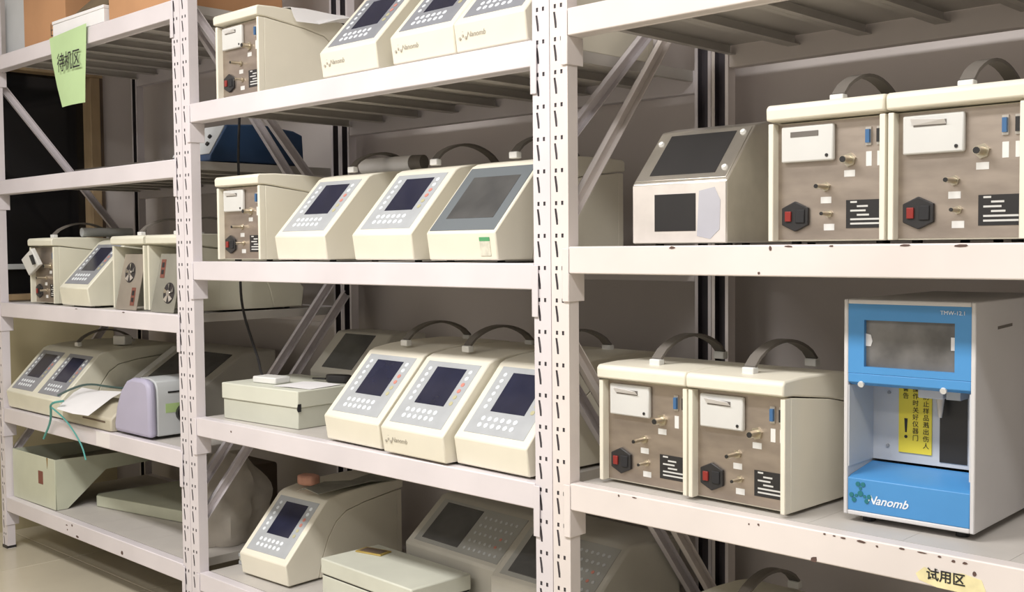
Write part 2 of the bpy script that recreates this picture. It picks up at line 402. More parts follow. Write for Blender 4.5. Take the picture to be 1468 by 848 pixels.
# ------------------------------------------------------------------ the cream analyzers
W, L = 0.228, 0.455
PY, PZ0, PZ1 = 0.150, 0.068, 0.228
def slope_matrix(w, py=PY, z0=PZ0, z1=PZ1, y0=0.0):
    d = Vector((0, py-y0, z1-z0)); ln = d.length; v = d/ln; u = Vector((1, 0, 0)); n = u.cross(v)
    M = Matrix((u, v, n)).transposed().to_4x4(); M.translation = Vector((-w/2, y0, z0))
    return M, ln
def f_shell(w, l):
    def f(b): b.prism([(.010, .005), (0, PZ0), (PY, PZ1), (.1665, .2355), (.22, .244), (.30, .2492), (.40, .250), (l+.001, .247), (l+.007, .240), (l+.006, .219), (l-.03, .217), (.30, .2015), (.23, .188), (.19, .162), (.160, .12), (.135, .06), (.122, .005)], 'x', -w/2, w/2)
    return f
def f_body(w, l, rec=.02):
    def f(b):
        q = .215-(rec-.02)*.11
        b.prism([(.1235, .005), (.1365, .06), (.1615, .12), (.1912, .1605), (.2308, .1865), (.30 if rec < .1 else .27, .200 if rec < .1 else .195), (l-rec, q), (l-rec, .005)], 'x', -w/2+.001, w/2-.001)
        for s in (-1, 1):
            a, c = sorted((s*(w/2-.001), s*(w/2-.011))); b.box(a, c, l-rec-.0001, l, .005, .2145 if rec < .1 else .200)
            if rec > .1: b.prism([(l-rec, .199), (l, .199), (l, .2145), (l-rec, .200)], 'x', a, c)
    return f
def f_handle(y0=.185, y1=.405, z=.249, h=.043):
    def f(b):
        pts = []
        for i in range(13):
            t = i/12; y = y0+(y1-y0)*t; pts.append((0, y, z+.012+h*(math.sin(PI*t)**.7 if 0 < t < 1 else 0)))
        b.sweep(pts, (1, 0, 0), .024, .006)
    return f
def add_handle(root, y0=.185, y1=.405, z=.249, h=.043):
    hd = part('handle', ('handle', y0, y1, z, h), f_handle(y0, y1, z, h), HANDLE, root, smooth=True)
    for y in (y0, y1):
        m = part('handle_mount', 'hmount', lambda b: b.box(-.013, .013, -.009, .009, -.004, .012), WHITEP, hd, bevel=.002); m.location = (0, y, z)
def add_keypad(root, w=W, style='std', slope=None, u0=0.0, uw=None):
    M, ln = slope_matrix(w, *(slope or (PY, PZ0, PZ1)))
    uw = uw or w
    def rect(b, ua, ub, va, vb, n0, n1):
        b.M = M; b.box(u0+ua*uw, u0+ub*uw, va*ln, vb*ln, n0, n1)
    kk = (w, style, slope, u0, uw)
    if style == 'touch':
        k = part('touch_panel', ('kp',)+kk, lambda b: rect(b, .03, .97, .03, .97, -.002, .0015), BEZEL, root, bevel=.001)
        part('screen', ('sc',)+kk, lambda b: rect(b, .17, .85, .20, .82, .0, .0021), SCREENG, k)
        return k
    ov = OVERLAYD if style == 'dark' else OVERLAY
    k = part('keypad', ('kp',)+kk, lambda b: rect(b, .085, .915, .085, .955, -.002, .0010), ov, root, bevel=.0006, seg=1)
    part('screen', ('sc',)+kk, lambda b: rect(b, .28, .745, .37, .88, .0, .0016), SCREEN, k)
    def btn(b):
        def disc(u, v, r, mi):
            b.cur = mi; b.M = None
            c = M @ Vector((u0+u*uw, v*ln, .0004)); n = (M.to_3x3() @ Vector((0, 0, 1)))
            b.cyl(c, c+n*.0016, r, n=8)
        for i in range(6): disc(.185, .42+i*.085, .0058, 0)
        for i, mi in enumerate((2, 2, 1, 1, 0, 0)): disc(.825, .42+i*.085, .0062, mi)
        for r, v in enumerate((.275, .19)):
            for i in range(6): disc(.25+i*.088, v, .0066, 0)
    bt = part('keypad_buttons', ('bt',)+kk, btn, [BTNW, BTNR, BTNY], k); bt['kind'] = 'stuff'
    return k
def add_logo(root, w=W, z=.04, x=None):
    x = -w/2+.035 if x is None else x
    def f(b):
        for a, r in ((PI/2, .011), (PI*7/6, .011), (-PI/6, .011)):
            c = (x-.008+r*math.cos(a), .002, z+r*math.sin(a)); b.cyl((c[0], -.0018+.0048, c[2]), (c[0], .0060, c[2]), .0034, n=8)
        b.cyl((x-.008, .003, z), (x-.008, .006, z), .003, n=8)
    M = Matrix.Translation((x+.034, .0036, z)) @ Matrix.Rotation(PI/2+math.atan2(.010, .063), 4, 'X')
    part('logo', ('logo', x, z), lambda b: None or f(b), INKG, root)
    o = link('lettering', CACHE.setdefault('nlogo', text_mesh('Nanomb', .017, .35, 0, INKG)), root); o.matrix_local = M
def back_panel(root, w=W, l=L, printer=True, paper=True, flip=False, label_plate=True):
    """metal rear plate with printer, power inlet, hose fittings, ports; u runs from the viewer's left"""
    iw = w-.022; zb, zt = .008, .213
    X = lambda u: iw/2-u*iw
    Z = lambda v: zb+v*(zt-zb)
    y = l-.0185
    p = part('back_plate', ('bp', w, l), lambda b: b.box(-iw/2, iw/2, l-.0205, y, zb, zt), STEEL, root)
    if printer:
        pr = part('printer', ('prn', w, l), lambda b: b.box(X(.56), X(.055), y, y+.010, Z(.665), Z(.975)), PRINTER, p, bevel=.003)
        part('paper_slot', ('slot', w, l), lambda b: b.box(X(.42), X(.15), y+.0098, y+.0108, Z(.88), Z(.925)), HANDLE, pr)
        if paper:
            part('paper_strip', ('pst', w, l), lambda b: b.sheet([[(X(.42), y+.0112, Z(.89)), (X(.14), y+.0112, Z(.895))], [(X(.42), y+.019, Z(.925)), (X(.14), y+.0185, Z(.945))]], .0006), PAPER, pr)
        part('button', ('pbtn', w, l), lambda b: b.cyl((X(.50), y+.0095, Z(.71)), (X(.50), y+.0115, Z(.71)), .003, n=8), BLACK, pr)
    def inlet(b):
        cx, cz = X(.18), Z(.20); pts = [(cx-.0, cz+.027), (cx+.026, cz+.015), (cx+.026, cz-.015), (cx, cz-.027), (cx-.026, cz-.015), (cx-.026, cz+.015)]
        b.prism(pts, 'y', y, y+.006)
    pi = part('power_inlet', ('inl', w, l), inlet, BLACK, p, bevel=.0015)
    part('switch', ('sw', w, l), lambda b: b.box(X(.18)+.006, X(.18)+.018, y+.0055, y+.0095, Z(.20)-.009, Z(.20)+.009), RED, pi, bevel=.001)
    part('socket', ('sk', w, l), lambda b: b.box(X(.18)-.020, X(.18)-.002, y+.0055, y+.0085, Z(.20)-.012, Z(.20)+.012), RUBBER, pi, bevel=.002)
    for u, v, r, ln, e in ((.69, .66, .0072, .026, 1), (.47, .445, .0050, .036, 0), (.50, .215, .0042, .028, 0)):
        def fit(b):
            b.cyl((X(u), y, Z(v)), (X(u), y+.004, Z(v)), r*1.7, n=6); b.cyl((X(u), y+.003, Z(v)), (X(u), y+ln, Z(v)), r, r*.9, n=12)
            b.cur = 1; b.cyl((X(u), y+ln, Z(v)), (X(u), y+ln+.0012, Z(v)), r*.75, n=10)
        part('hose_fitting', ('fit', w, l, u), fit, [BRASS, BLACK], p, smooth=True)
        part('port_label', ('pl', w, l, u), lambda b: b.box(X(u+.05), X(u-.05), y-.0005, y+.0006, Z(v-.14), Z(v-.085)), WHITEP, p)
    for u, m in ((.865, PORTB), (.965, BLACK)):
        def port(b):
            b.box(X(u)-.005, X(u)+.005, y, y+.003, Z(.77), Z(.92)); b.cur = 1; b.box(X(u)-.0035, X(u)+.0035, y+.003, y+.0075, Z(.79), Z(.90))
        part('serial_port', ('ser', w, l, u), port, [STEELB, m], p)
        part('port_label', ('spl', w, l, u), lambda b: b.box(X(u)-.005, X(u)+.005, y-.0005, y+.0006, Z(.60), Z(.72)), WHITEP, p)
    if label_plate:
        npl = part('name_plate', ('npl', w, l), lambda b: b.box(X(.99), X(.66), y-.0005, y+.0010, Z(.09), Z(.325)), BLACK, p)
        def rows(b):
            for i, (a, c) in enumerate(((.70, .76), (.70, .86), (.70, .84), (.70, .87), (.70, .97), (.70, .97))):
                b.box(X(c), X(a+(.06 if i in (1, 3) else 0)), y+.0010, y+.0013, Z(.30-i*.036), Z(.315-i*.036))
        q = part('plate_print', ('npr', w, l), rows, PLATEINK, npl); q['kind'] = 'stuff'
    return p
def feet(root, w=W, l=L):
    for x in (-w/2+.03, w/2-.03):
        for y in (.05, l-.05):
            f = part('rubber_foot', 'rfoot', lambda b: b.cyl((0, 0, 0), (0, 0, .006), .009, n=10), RUBBER, root); f.location = (x, y, 0)
GA = 'cream benchtop analyzers on the shelves'
def analyzer(label, x, y, z, rz=0.0, rear=False, w=W, l=L, style='std', cream=CREAM, keypads=1, handle=True, logo=False, printer=True, paper=True, plate=True, group=GA):
    """x, y: middle of the bottom edge that faces the aisle"""
    rz = math.radians(rz)
    z += .0008
    if rear:
        a = rz+PI; loc = (x-math.sin(rz)*l, y+math.cos(rz)*l, z)
    else: a = rz; loc = (x, y, z)
    r = thing('benchtop_analyzer', label, 'analyzer', loc, a, group)
    ck = (round(w, 3), l, cream.name)
    rec = .13 if (rear and not plate) else .02
    part('body', ('body', rec)+ck, f_body(w, l, rec), cream, r, bevel=.0015)
    part('upper_shell', ('us',)+ck, f_shell(w, l), cream, r, bevel=.0035)
    if not rear:
        if keypads == 1: add_keypad(r, w, style)
        else:
            hw = (w-.02)/2
            for i in range(2): add_keypad(r, w, style, u0=.006+i*(hw+.008), uw=hw)
    if rear and plate: back_panel(r, w, l, printer, paper)
    if rear and not plate:
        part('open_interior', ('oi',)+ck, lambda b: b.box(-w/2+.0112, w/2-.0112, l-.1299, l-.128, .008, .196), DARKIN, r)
    if not rear:
        part('back_plate', ('bpp',)+ck, lambda b: b.box(-w/2+.011, w/2-.011, l-.0205, l-.0185, .008, .213), STEEL, r)
    if handle: add_handle(r)
    if logo: add_logo(r, w)
    feet(r, w, l)
    return r
E1 = 0.0008   # deck clearance
# bay 2, top shelf
analyzer('rear-facing cream analyzer on the middle rack\'s top shelf, sheet of paper on its lid', .262, .03, L2[0], rear=True, handle=False)
analyzer('keypad analyzer on the middle rack\'s top shelf, standing apart left of its two neighbours', .806, .006, L2[0], logo=True, style='dark')
analyzer('keypad analyzer on the middle rack\'s top shelf, in the middle of three', 1.087, .006, L2[0], w=.222, logo=True, style='dark')
analyzer('keypad analyzer on the middle rack\'s top shelf, rightmost, beside the perforated post', 1.312, .006, L2[0], w=.222, logo=True, style='dark')
# bay 2, second shelf
analyzer('rear-facing cream analyzer on the middle rack\'s second shelf, metal back and printer showing', .252, .03, L2[1], rear=True, handle=False)
analyzer('cream keypad analyzer right of the rear-facing one on the middle rack\'s second shelf', .583, .008, L2[1])
analyzer('cream keypad analyzer between another keypad one and the grey touch screen', .930, .006, L2[1])
p4 = analyzer('cream analyzer with big grey touch screen and green-topped sticker on its front', 1.216, .004, L2[1], style='touch')
def stk(b): b.box(.064, .094, -.0012, .0035, .016, .050)
M4 = Matrix.Translation((.079, .0045, .036)) @ Matrix.Rotation(math.atan2(.010, .063), 4, 'X')
s4 = part('sticker', None, lambda b: b.box(-.016, .016, -.0010, .0004, -.021, .012), STICKW, p4); s4.matrix_local = M4
s5 = part('sticker_header', None, lambda b: b.box(-.016, .016, -.0012, .0004, .0121, .021), STICKG, s4)
# bay 2, third shelf
analyzer('cream analyzer beside the grey carton, leftmost of the three on the third shelf', .798, .006, L2[2], -2.0, w=.236)
analyzer('cream analyzer, middle of the three on the third shelf, faint logo on front', 1.055, -.012, L2[2], -2.0, w=.236, logo=True)
analyzer('cream analyzer by the perforated posts, rightmost of the three on the third shelf', 1.302, .006, L2[2], -2.0, w=.24)
# bay 2, bottom shelf
analyzer('cream analyzer on the middle rack\'s bottom shelf with pink foam on its top', .275, .074, L2[3], 2.5, handle=False)
# bay 3
analyzer('rear-facing cream analyzer on the right rack\'s upper shelf next to the steel box', 2.108, .032, L3[1], rear=True, w=.222, paper=False)
analyzer('rear-facing cream analyzer on the right rack\'s upper shelf, paper curling from its printer', 2.333, .032, L3[1], rear=True, w=.222)
analyzer('cream analyzer cut off by the right edge of the picture, upper shelf', 2.560, .030, L3[1], rear=True, w=.222)
analyzer('rear-facing cream analyzer on the right rack\'s lower shelf, next to the perforated post', 1.700, .046, L3[2], -2.0, rear=True, w=.228)
analyzer('rear-facing cream analyzer on the right rack\'s lower shelf, nearest the blue instrument', 1.9255, .036, L3[2], -2.0, rear=True, w=.217)
analyzer('cream analyzer low on the right rack\'s bottom shelf, only its lid and handle in view', 1.86, .10, L3[3], 0, rear=True, w=.25, cream=CREAM2)
# bay 1
u1 = analyzer('cream analyzer in front of the dark window with its printer hanging out of the back', -1.095, .025, L1[2], rear=True, w=.215, printer=False, cream=CREAM2)
def broken(b):
    b.M = Matrix.Translation((.052, L+.012, .165)) @ Matrix.Rotation(math.radians(24), 4, 'Y') @ Matrix.Rotation(math.radians(-14), 4, 'X')
    b.box(-.048, .052, -.006, .012, -.040, .030)
bp_ = part('printer', None, broken, PRINTER, u1, bevel=.003)
part('printer_roller', None, lambda b: b.cyl((.015, L+.020, .15), (.020, L+.030, .185), .008, n=10), BLACK, bp_)
analyzer('small cream keypad analyzer on the left rack, between rear-facing ones', -.788, .004, L1[2], w=.225, style='dark', cream=CREAM2, handle=False)
u3 = analyzer('gutted cream analyzer shell on the left rack holding a tan fan plate', -.432, .035, L1[2], rear=True, w=.225, plate=False, cream=CREAM2)
u4 = analyzer('gutted cream analyzer against the left rack\'s right post, greenish steel plate leaning in it', -.190, .035, L1[2], rear=True, w=.222, plate=False, cream=CREAM2)
def leaning(label, x, z, tilt, lean, holes, m):
    root = thing('steel_plate', label, 'plate', (x, .028, z), 0)
    Mx = Matrix.Rotation(math.radians(lean), 4, 'X') @ Matrix.Rotation(math.radians(tilt), 4, 'Y')
    Mx = Matrix.Rotation(math.radians(lean), 4, 'X')
    sh = math.tan(math.radians(tilt))
    def sheet(b): b.M = Mx; b.prism([(-.075, .0), (.070, .0), (.070+sh*.188, .188), (-.075+sh*.188, .188)], 'y', -.001, .001)
    pl = part('plate', None, sheet, m, root)
    for (hx, hz, kind) in holes:
        cx = hx+sh*hz
        if kind == 'fan':
            def hole(b): b.M = Mx; b.cyl((cx, -.0008, hz), (cx, -.0022, hz), .034, n=24)
            h = part('fan_opening', None, hole, DARKIN, root)
            def blades(b):
                b.M = Mx
                b.cyl((cx, -.002, hz), (cx, -.006, hz), .010, n=14)
                for k in range(5):
                    t = k*2*PI/5+.4; ct, st = math.cos(t), math.sin(t)
                    b.add([(cx+.008*ct, -.0028, hz+.008*st), (cx+.030*ct-.008*st, -.0028, hz+.030*st+.008*ct), (cx+.030*ct+.009*st, -.0060, hz+.030*st-.009*ct), (cx+.010*ct+.004*st, -.0050, hz+.010*st-.004*ct)], [(0, 1, 2, 3), (3, 2, 1, 0)])
            part('fan_blade', None, blades, STEELB, h)
        else:
            def cut(b): b.M = Mx; b.box(cx-.012, cx+.014, -.0026, -.0008, hz-.030, hz+.030)
            h = part('switch_cutout', None, cut, REDBR, root)
            def cut2(b): b.M = Mx; b.box(cx-.006, cx+.009, -.0034, -.0025, hz+.004, hz+.020); b.box(cx-.006, cx+.009, -.0034, -.0025, hz-.018, hz-.004)
            part('switch_hole', None, cut2, BLACK, h)
    return root
leaning('tan steel plate with a fan, leaning in the gutted analyzer nearer the keypad one', -.440, L1[2]+.002, 5, -10, ((-.015, .125, 'fan'), (.032, .045, 'sw')), STEELP)
leaning('greenish steel plate with a fan, leaning in the gutted analyzer by the post', -.196, L1[2]+.002, 7, -9, ((.020, .062, 'fan'), (-.045, .140, 'sw')), mat('loose_steel_plate_green', (0.46, 0.46, 0.40), 0.4, 0.7, var=0.08, scale=7))
s1 = analyzer('wide cream analyzer with two keypads side by side at the left rack\'s end', -1.165, .004, L1[3], w=.49, l=.50, keypads=2, style='dark', cream=CREAM2)

# ------------------------------------------------------------------ stainless box on the right rack
def steel_box():
    r = thing('stainless_instrument_case', 'brushed stainless case with dark sloped window, left of the rear-facing analyzers', 'instrument', (1.788, .050, L3[1]), 0)
    w, l = .222, .42; z0, z1, py = .122, .232, .10
    part('body', None, lambda b: b.prism([(0, .004), (0, z0), (py, z1), (py+.05, z1+.010), (l, z1+.012), (l, .004)], 'x', -w/2, w/2), STEELB, r, bevel=.003)
    M, ln = slope_matrix(w, py, z0, z1)
    def fr(b): b.M = M; b.box(.004, w-.004, .006, ln-.006, 0, .0022)
    f = part('window_frame', None, fr, STEELB, r, bevel=.001)
    def wi(b): b.M = M; b.box(.034, w-.034, .020, ln-.016, .002, .0031)
    part('window', None, wi, BLACK, f)
    for u, v in ((.018, .75), (w-.018, .86), (w-.018, .22)):
        def sc(b):
            c = M @ Vector((u, v*ln, .002)); n = M.to_3x3() @ Vector((0, 0, 1)); b.cyl(c, c+n*.004, .0065, .005, n=12)
        part('screw', None, sc, WHITEP, f, smooth=True)
    part('opening', None, lambda b: b.box(-.055, .042, -.0020, .002, .028, .100), BLACK, r)
    part('torn_film', None, lambda b: b.prism([(.045, .018), (.050, .104), (.085, .110), (.098, .085), (.096, .03), (.075, .012)], 'y', -.0019, .0005), SMEAR, r)
    part('front_reflection', None, lambda b: b.box(-w/2+.002, w/2-.002, -.0012, .001, .006, z0-.003), mat('front_reflection_steel', (0.78, 0.73, 0.69), 0.4, 0.35, var=0.08, scale=9), r)  # bright room reflection on the case front, put into this plate's colour
    for x in (-w/2+.03, w/2-.03):
        for y in (.05, l-.05):
            q = part('rubber_foot', 'rfoot', None, RUBBER, r); q.location = (x, y, 0)
steel_box()

# ------------------------------------------------------------------ the blue instrument
def rrect(w0, w1, h0, h1, r, n=5):
    pts = []
    for cx, cz, a in ((w1-r, h1-r, 0), (w0+r, h1-r, PI/2), (w0+r, h0+r, PI), (w1-r, h0+r, 1.5*PI)):
        for i in range(n+1):
            t = a+PI/2*i/n; pts.append((cx+r*math.cos(t), cz+r*math.sin(t)))
    return pts
def blue_instrument():
    w, h, l = .230, .395, .40
    r = thing('blue_fronted_instrument', 'white cased instrument with bright blue front, dark screen and yellow warning label', 'instrument', (2.2285, .098, L3[2]), math.radians(1.5))
    b0 = .012
    H = h
    xi = w/2-.008
    zl, zm = .098, .243       # top of lower blue block, bottom of upper block
    def case(b):
        # side walls, top, bottom, back: a hollow shell
        b.box(-w/2, -xi, 0, l, b0, H); b.box(xi, w/2, 0, l, b0, H)
        b.box(-xi, xi, 0, l, H-.008, H); b.box(-xi, xi, 0, l, b0, b0+.008)
        b.box(-xi, xi, l-.004, l, b0+.008, H-.008)
    part('case', None, case, mat('white_case', (0.66, 0.65, 0.655), 0.4, var=0.02), r, bevel=.004)
    up = part('upper_panel', None, lambda b: (b.box(-xi, -.078, .0012, .10, zm+.022, H-.008), b.box(.080, xi, .0012, .10, zm+.022, H-.008),
        b.box(-.078, .080, .0012, .10, H-.036, H-.008), b.box(-.078, .080, .0012, .10, zm+.022, zm+.034)), BLUE, r)
    part('screen', None, lambda b: b.box(-.078, .080, .010, .014, zm+.034, H-.036), mat('dusty_screen', (0.17, 0.165, 0.16), 0.35, var=0.22, scale=14), up)
    for x, pr in ((-.074, [(-.078, .036), (-.069, .036), (-.066, .045), (-.069, .056), (-.078, .058)]), (.074, [(.080, .036), (.071, .036), (.071, .058), (.080, .058)])):
        part('tape_bit', None, lambda b: b.prism([(a, zm+.022+c*1.0+.012) for a, c in pr], 'y', .0085, .0098), PAPER, up)
    fp = part('flap', None, lambda b: b.prism([(.0008, zm+.0215), (.0008, zm+.006), (.012, zm), (.10, zm), (.10, zm+.0215)], 'x', -xi, xi), BLUE, r, bevel=.0012)
    for x in (-.083, .062):
        part('screw', None, lambda b: b.cyl((x, .004, zm+.004), (x, -.001, zm+.002), .0055, n=10), WHITEP, fp)
    CH = mat('chamber_white', (0.56, 0.58, 0.62), 0.45, var=0.02)
    part('chamber', None, lambda b: (b.box(-xi, xi, .100, .104, zl, zm), b.box(-xi, -xi+.002, .002, .10, zl, zm), b.box(xi-.002, xi, .002, .10, zl, zm)), CH, r)
    part('lower_panel', None, lambda b: b.prism([(.0012, b0+.008), (.0012, zl-.020), (.012, zl-.016), (.10, zl-.004), (.10, b0+.008)], 'x', -xi, xi), BLUE, r, bevel=.0015)
    part('slot', None, lambda b: b.box(.018, .066, .0985, .1002, zl+.008, zm-.018), BLACK, r)
    nz = part('nozzle_block', None, lambda b: b.box(-.004, .040, .055, .0995, zm-.020, zm), CH, r, bevel=.002)
    part('nozzle', None, lambda b: b.cyl((.026, .080, zm-.020), (.026, .080, zm-.055), .0075, .003, n=14), mat('nozzle_plastic', (0.62, 0.58, 0.54), 0.35), nz, smooth=True)
    part('side_block', None, lambda b: b.box(.044, .068, .06, .0995, zm-.020, zm), LTGREY, r)
    lb = part('warning_label', None, lambda b: b.box(-.056, .004, .0975, .0995, zl+.018, zm-.001), YELLOW, r)
    part('exclamation_mark', None, lambda b: (b.prism([(-.0455, .178), (-.0395, .178), (-.041, .153), (-.044, .153)], 'y', .0968, .0974), b.cyl((-.0425, .0968, .145), (-.0425, .0974, .145), .003, n=10)), INK, lb)
    for x, col in ((-.043, '警告'), (-.025, '操作时关好仪器门'), (-.006, '以防止样品溅出伤人')):
        n = len(col)
        z = zm-.012
        for i, c in enumerate(col):
            st = .0125 if n > 3 else .013
            lettering(c, .0115, Matrix.Translation((x, .0970, z-i*st)) @ FRONT, INK, lb, name='lettering')
    for x, z in ((-.077, .125), (-.075, .222)):
        part('chamber_screw', None, lambda b: b.cyl((x, .100, z), (x, .097, z), .003, n=8), MIDGREY, r)
    def logo(b):
        c0 = (-.083, .052)
        b.cyl((c0[0], -.0003, c0[1]), (c0[0], .0013, c0[1]), .005, n=12)
        for a in (PI/2, PI*7/6, -PI/6):
            for d in (-.28, .28):
                X = c0[0]+.017*math.cos(a+d); Zz = c0[1]+.017*math.sin(a+d)
                b.cyl((X, -.0003, Zz), (X, .0013, Zz), .0042, n=10)
            X = c0[0]+.009*math.cos(a); Zz = c0[1]+.009*math.sin(a)
            b.cyl((X, .0002, Zz), (X, .0013, Zz), .003, n=8)
    part('logo', None, logo, GREENINK, r)
    lettering('Nanomb', .021, Matrix.Translation((-.035, .0006, .043)) @ FRONT, WHITEINK, r, shear=.4, bold=.0003)
    lettering('TMW-12.1', .0095, Matrix.Translation((.077, .0006, H-.019)) @ FRONT, WHITEINK, r)
    part('side_vent', None, lambda b: b.prism([(.10, .345), (.17, .347), (.17, .352), (.10, .350)], 'x', w/2-.0005, w/2+.0006), HANDLE, r)
    for x in (-w/2+.035, w/2-.03):
        for y in (.03, l-.04):
            part('rubber_foot', None, lambda b: b.cyl((x, y, 0), (x, y, b0+.001), .011, n=12), RUBBER, r)
blue_instrument()

# ------------------------------------------------------------------ grey-beige wide keypad consoles, bottom shelf of the middle rack
def console(label, x, y, z, rz, w=.40, zf=.155, zt=.268, py=.135, l=.34, keys=True):
    r = thing('keypad_console', label, 'console', (x, y, z), math.radians(rz))
    part('body', None, lambda b: b.prism([(.006, 0), (0, zf), (py, zt), (py+.02, zt+.003), (l, zt-.01), (l, 0)], 'x', -w/2, w/2), GREYBEI, r, bevel=.006)
    M, ln = slope_matrix(w, py, zf, zt)
    def rc(b, ua, ub, va, vb, a, c): b.M = M; b.box(ua*w, ub*w, va*ln, vb*ln, a, c)
    k = part('keypad', None, lambda b: rc(b, .07, .95, .09, .93, -.001, .0012), GREYGRN if False else mat('console_overlay', (0.36, 0.36, 0.34), 0.45, var=0.03), r)
    part('screen', None, lambda b: rc(b, .13, .52, .16, .88, .0, .0024), SCREENG, k, bevel=.001)
    if keys:
        def bt(b):
            for i in range(5):
                for j in range(7):
                    b.M = None
                    c = M @ Vector(((.58+j*.052)*w, (.20+i*.145)*ln, .001)); n = M.to_3x3() @ Vector((0, 0, 1))
                    b.cur = 1 if (j == 5 and i in (1, 2)) else 0
                    b.cyl(c, c+n*.0012, .0048, n=6)
        q = part('keypad_buttons', None, bt, [LTGREY, BTNR], k); q['kind'] = 'stuff'
    return r
console('grey-beige console with dark screen behind the flat steel boxes on the bottom shelf', .885, .264, L2[3]+.001, -4, w=.40, l=.32)
console('grey-beige console half hidden by the perforated posts on the bottom shelf', 1.270, .20, L2[3]+.001, -2, w=.345, l=.33)
def flat_box():
    r = thing('flat_metal_box', 'pale grey-green flat metal box with lid in front of the console, bottom shelf', 'box', (.80, .142, L2[3]), math.radians(-2.5))
    part('base', None, lambda b: b.box(-.198, .198, -.095, .095, 0, .092), mat('pale_green_enamel', (0.62, 0.63, 0.54), 0.45, var=0.04), r, bevel=.003)
    part('lid', None, lambda b: b.box(-.200, .200, -.098, .098, .096, .139), MATS['pale_green_enamel'], r, bevel=.004)
    part('lid_seam', None, lambda b: b.box(-.196, .196, -.093, .093, .092, .096), RUBBER, r)
flat_box()
gt = thing('gold_rimmed_card', 'small gold-edged card lying on the flat metal box', 'card', (.66, .185, L2[3]+.1392), math.radians(12))
part('rim', None, lambda b: b.box(-.045, .045, -.024, .024, 0, .004), GOLD, gt, bevel=.001)
part('face', None, lambda b: b.box(-.036, .036, -.017, .017, .004, .0046), DKBROWN, gt)

# ------------------------------------------------------------------ carton and odds and ends, third shelf of the middle rack
def carton():
    r = thing('carton', 'grey-green cardboard carton with a torn corner left of the three analyzers', 'box', (.293, .195, L2[2]), math.radians(3.5))
    part('carton_base', None, lambda b: b.box(-.178, .176, -.135, .135, 0, .060), GREYGRN, r, bevel=.002)
    part('carton_lid', None, lambda b: b.box(-.182, .180, -.139, .139, .0602, .108), CARTON, r, bevel=.003)
    part('tear', None, lambda b: b.prism([(.176, .056), (.181, .072), (.181, .050)], 'y', -.1400, -.128), RUBBER, r)
carton()
ca = thing('paper_sheet', 'white sheet of paper lying on the grey-green carton', 'paper', (.382, .17, L2[2]+.1086), math.radians(8))
part('sheet', None, lambda b: b.sheet([[(-.07, -.07, 0), (0, -.075, .003), (.085, -.07, .001)], [(-.07, .05, .001), (0, .05, .004), (.085, .055, .002)]], .0005), PAPER, ca)
ad = thing('power_adapter', 'white plug adapter at the end of the black cable on the carton', 'adapter', (.25, .135, L2[2]+.1085), math.radians(8))
part('body', None, lambda b: b.box(-.05, .05, -.03, .03, 0, .020), WHITEP, ad, bevel=.004)
ms = thing('adapter_plug', 'black rounded plug lying on the carton beside the white paper', 'plug', (.405, .265, L2[2]+.1088), math.radians(20))
part('plug_body', None, lambda b: b.prism([(-.045, .0), (-.03, -.014), (.03, -.016), (.045, -.006), (.045, .008), (.03, .017), (-.03, .014)], 'z', 0, .024), BLACK, ms, bevel=.006, seg=3)
part('plug_lead', None, lambda b: b.tube([(-.044, 0, .010), (-.08, .01, .008), (-.11, .03, .005)], .003, sub=1), BLACK, ms, smooth=True)
tag(part('black_cable', None, lambda b: b.tube([(0.0, .20, 1.60), (0.001, .19, 1.45), (-.001, .20, 1.25), (0.0, .19, 1.08), (.012, .19, .99), (.06, .19, .90), (.13, .17, .84), (.17, .15, .812), (.196, .14, .802)], .0042, sub=2), BLACK, None, smooth=True),
    'black cable hanging between the left and middle racks down to the carton', 'cable')
g6 = thing('grey_monitor', 'dull grey sloped screen unit in the shade behind the carton', 'monitor', (.275, .352, L2[2]+.0012), 0)
part('body', None, lambda b: b.prism([(.006, 0), (0, .12), (.115, .238), (.16, .240), (.255, .235), (.255, 0)], 'x', -.138, .138), GREYBEI, g6, bevel=.006)
M6, ln6 = slope_matrix(.276, .115, .12, .238)
def s6(b): b.M = M6; b.box(.052, .205, .016, ln6-.010, -.001, .002)
part('screen', None, s6, SCREENG, g6, bevel=.001)

# ------------------------------------------------------------------ things on and around the top shelves
def sheetobj(name, label, cat, grid, th, m, group=None):
    return tag(part(name, None, lambda b: b.sheet(grid, th), m, None, smooth=True), label, cat, group)
def box_carton(label, x0, x1, y0, y1, z0, h, m=None, rz=0):
    r = thing('cardboard_box', label, 'box', ((x0+x1)/2, (y0+y1)/2, z0), math.radians(rz), 'cartons on the top shelf')
    w, d = (x1-x0)/2, (y1-y0)/2
    part('carton_body', None, lambda b: b.box(-w, w, -d, d, 0, h), m or CARDB, r, bevel=.003)
    part('flap', None, lambda b: (b.box(-w, w, -d, -.001, h, h+.004), b.box(-w, w, .001, d, h, h+.004)), m or CARDB, r)
    part('packing_tape', None, lambda b: b.box(-.025, .025, -d-.0008, d+.0008, h-.06, h+.0048), TAPE, r)
    return r
box_carton('pale grey box at the far left end of the left rack\'s top shelf', -1.46, -1.262, .06, .40, L1[0], .32, LTGREY)
cb = box_carton('brown cardboard box left of the white paper on the left rack\'s top shelf', -1.255, -.895, .05, .42, L1[0], .30)
part('printed_mark', None, lambda b: (b.box(.06, .13, -.1862, -.1853, .03, .034), b.box(.06, .13, -.1862, -.1853, .05, .054), b.box(.06, .064, -.1862, -.1853, .03, .075), b.box(.126, .13, -.1862, -.1853, .03, .075), b.box(.075, .115, -.1862, -.1853, .065, .08)), DKBROWN, cb)
box_carton('brown cardboard box against the right post on the left rack\'s top shelf', -.480, -.075, .012, .42, L1[0]+.0012, .28)
z0 = L1[0]
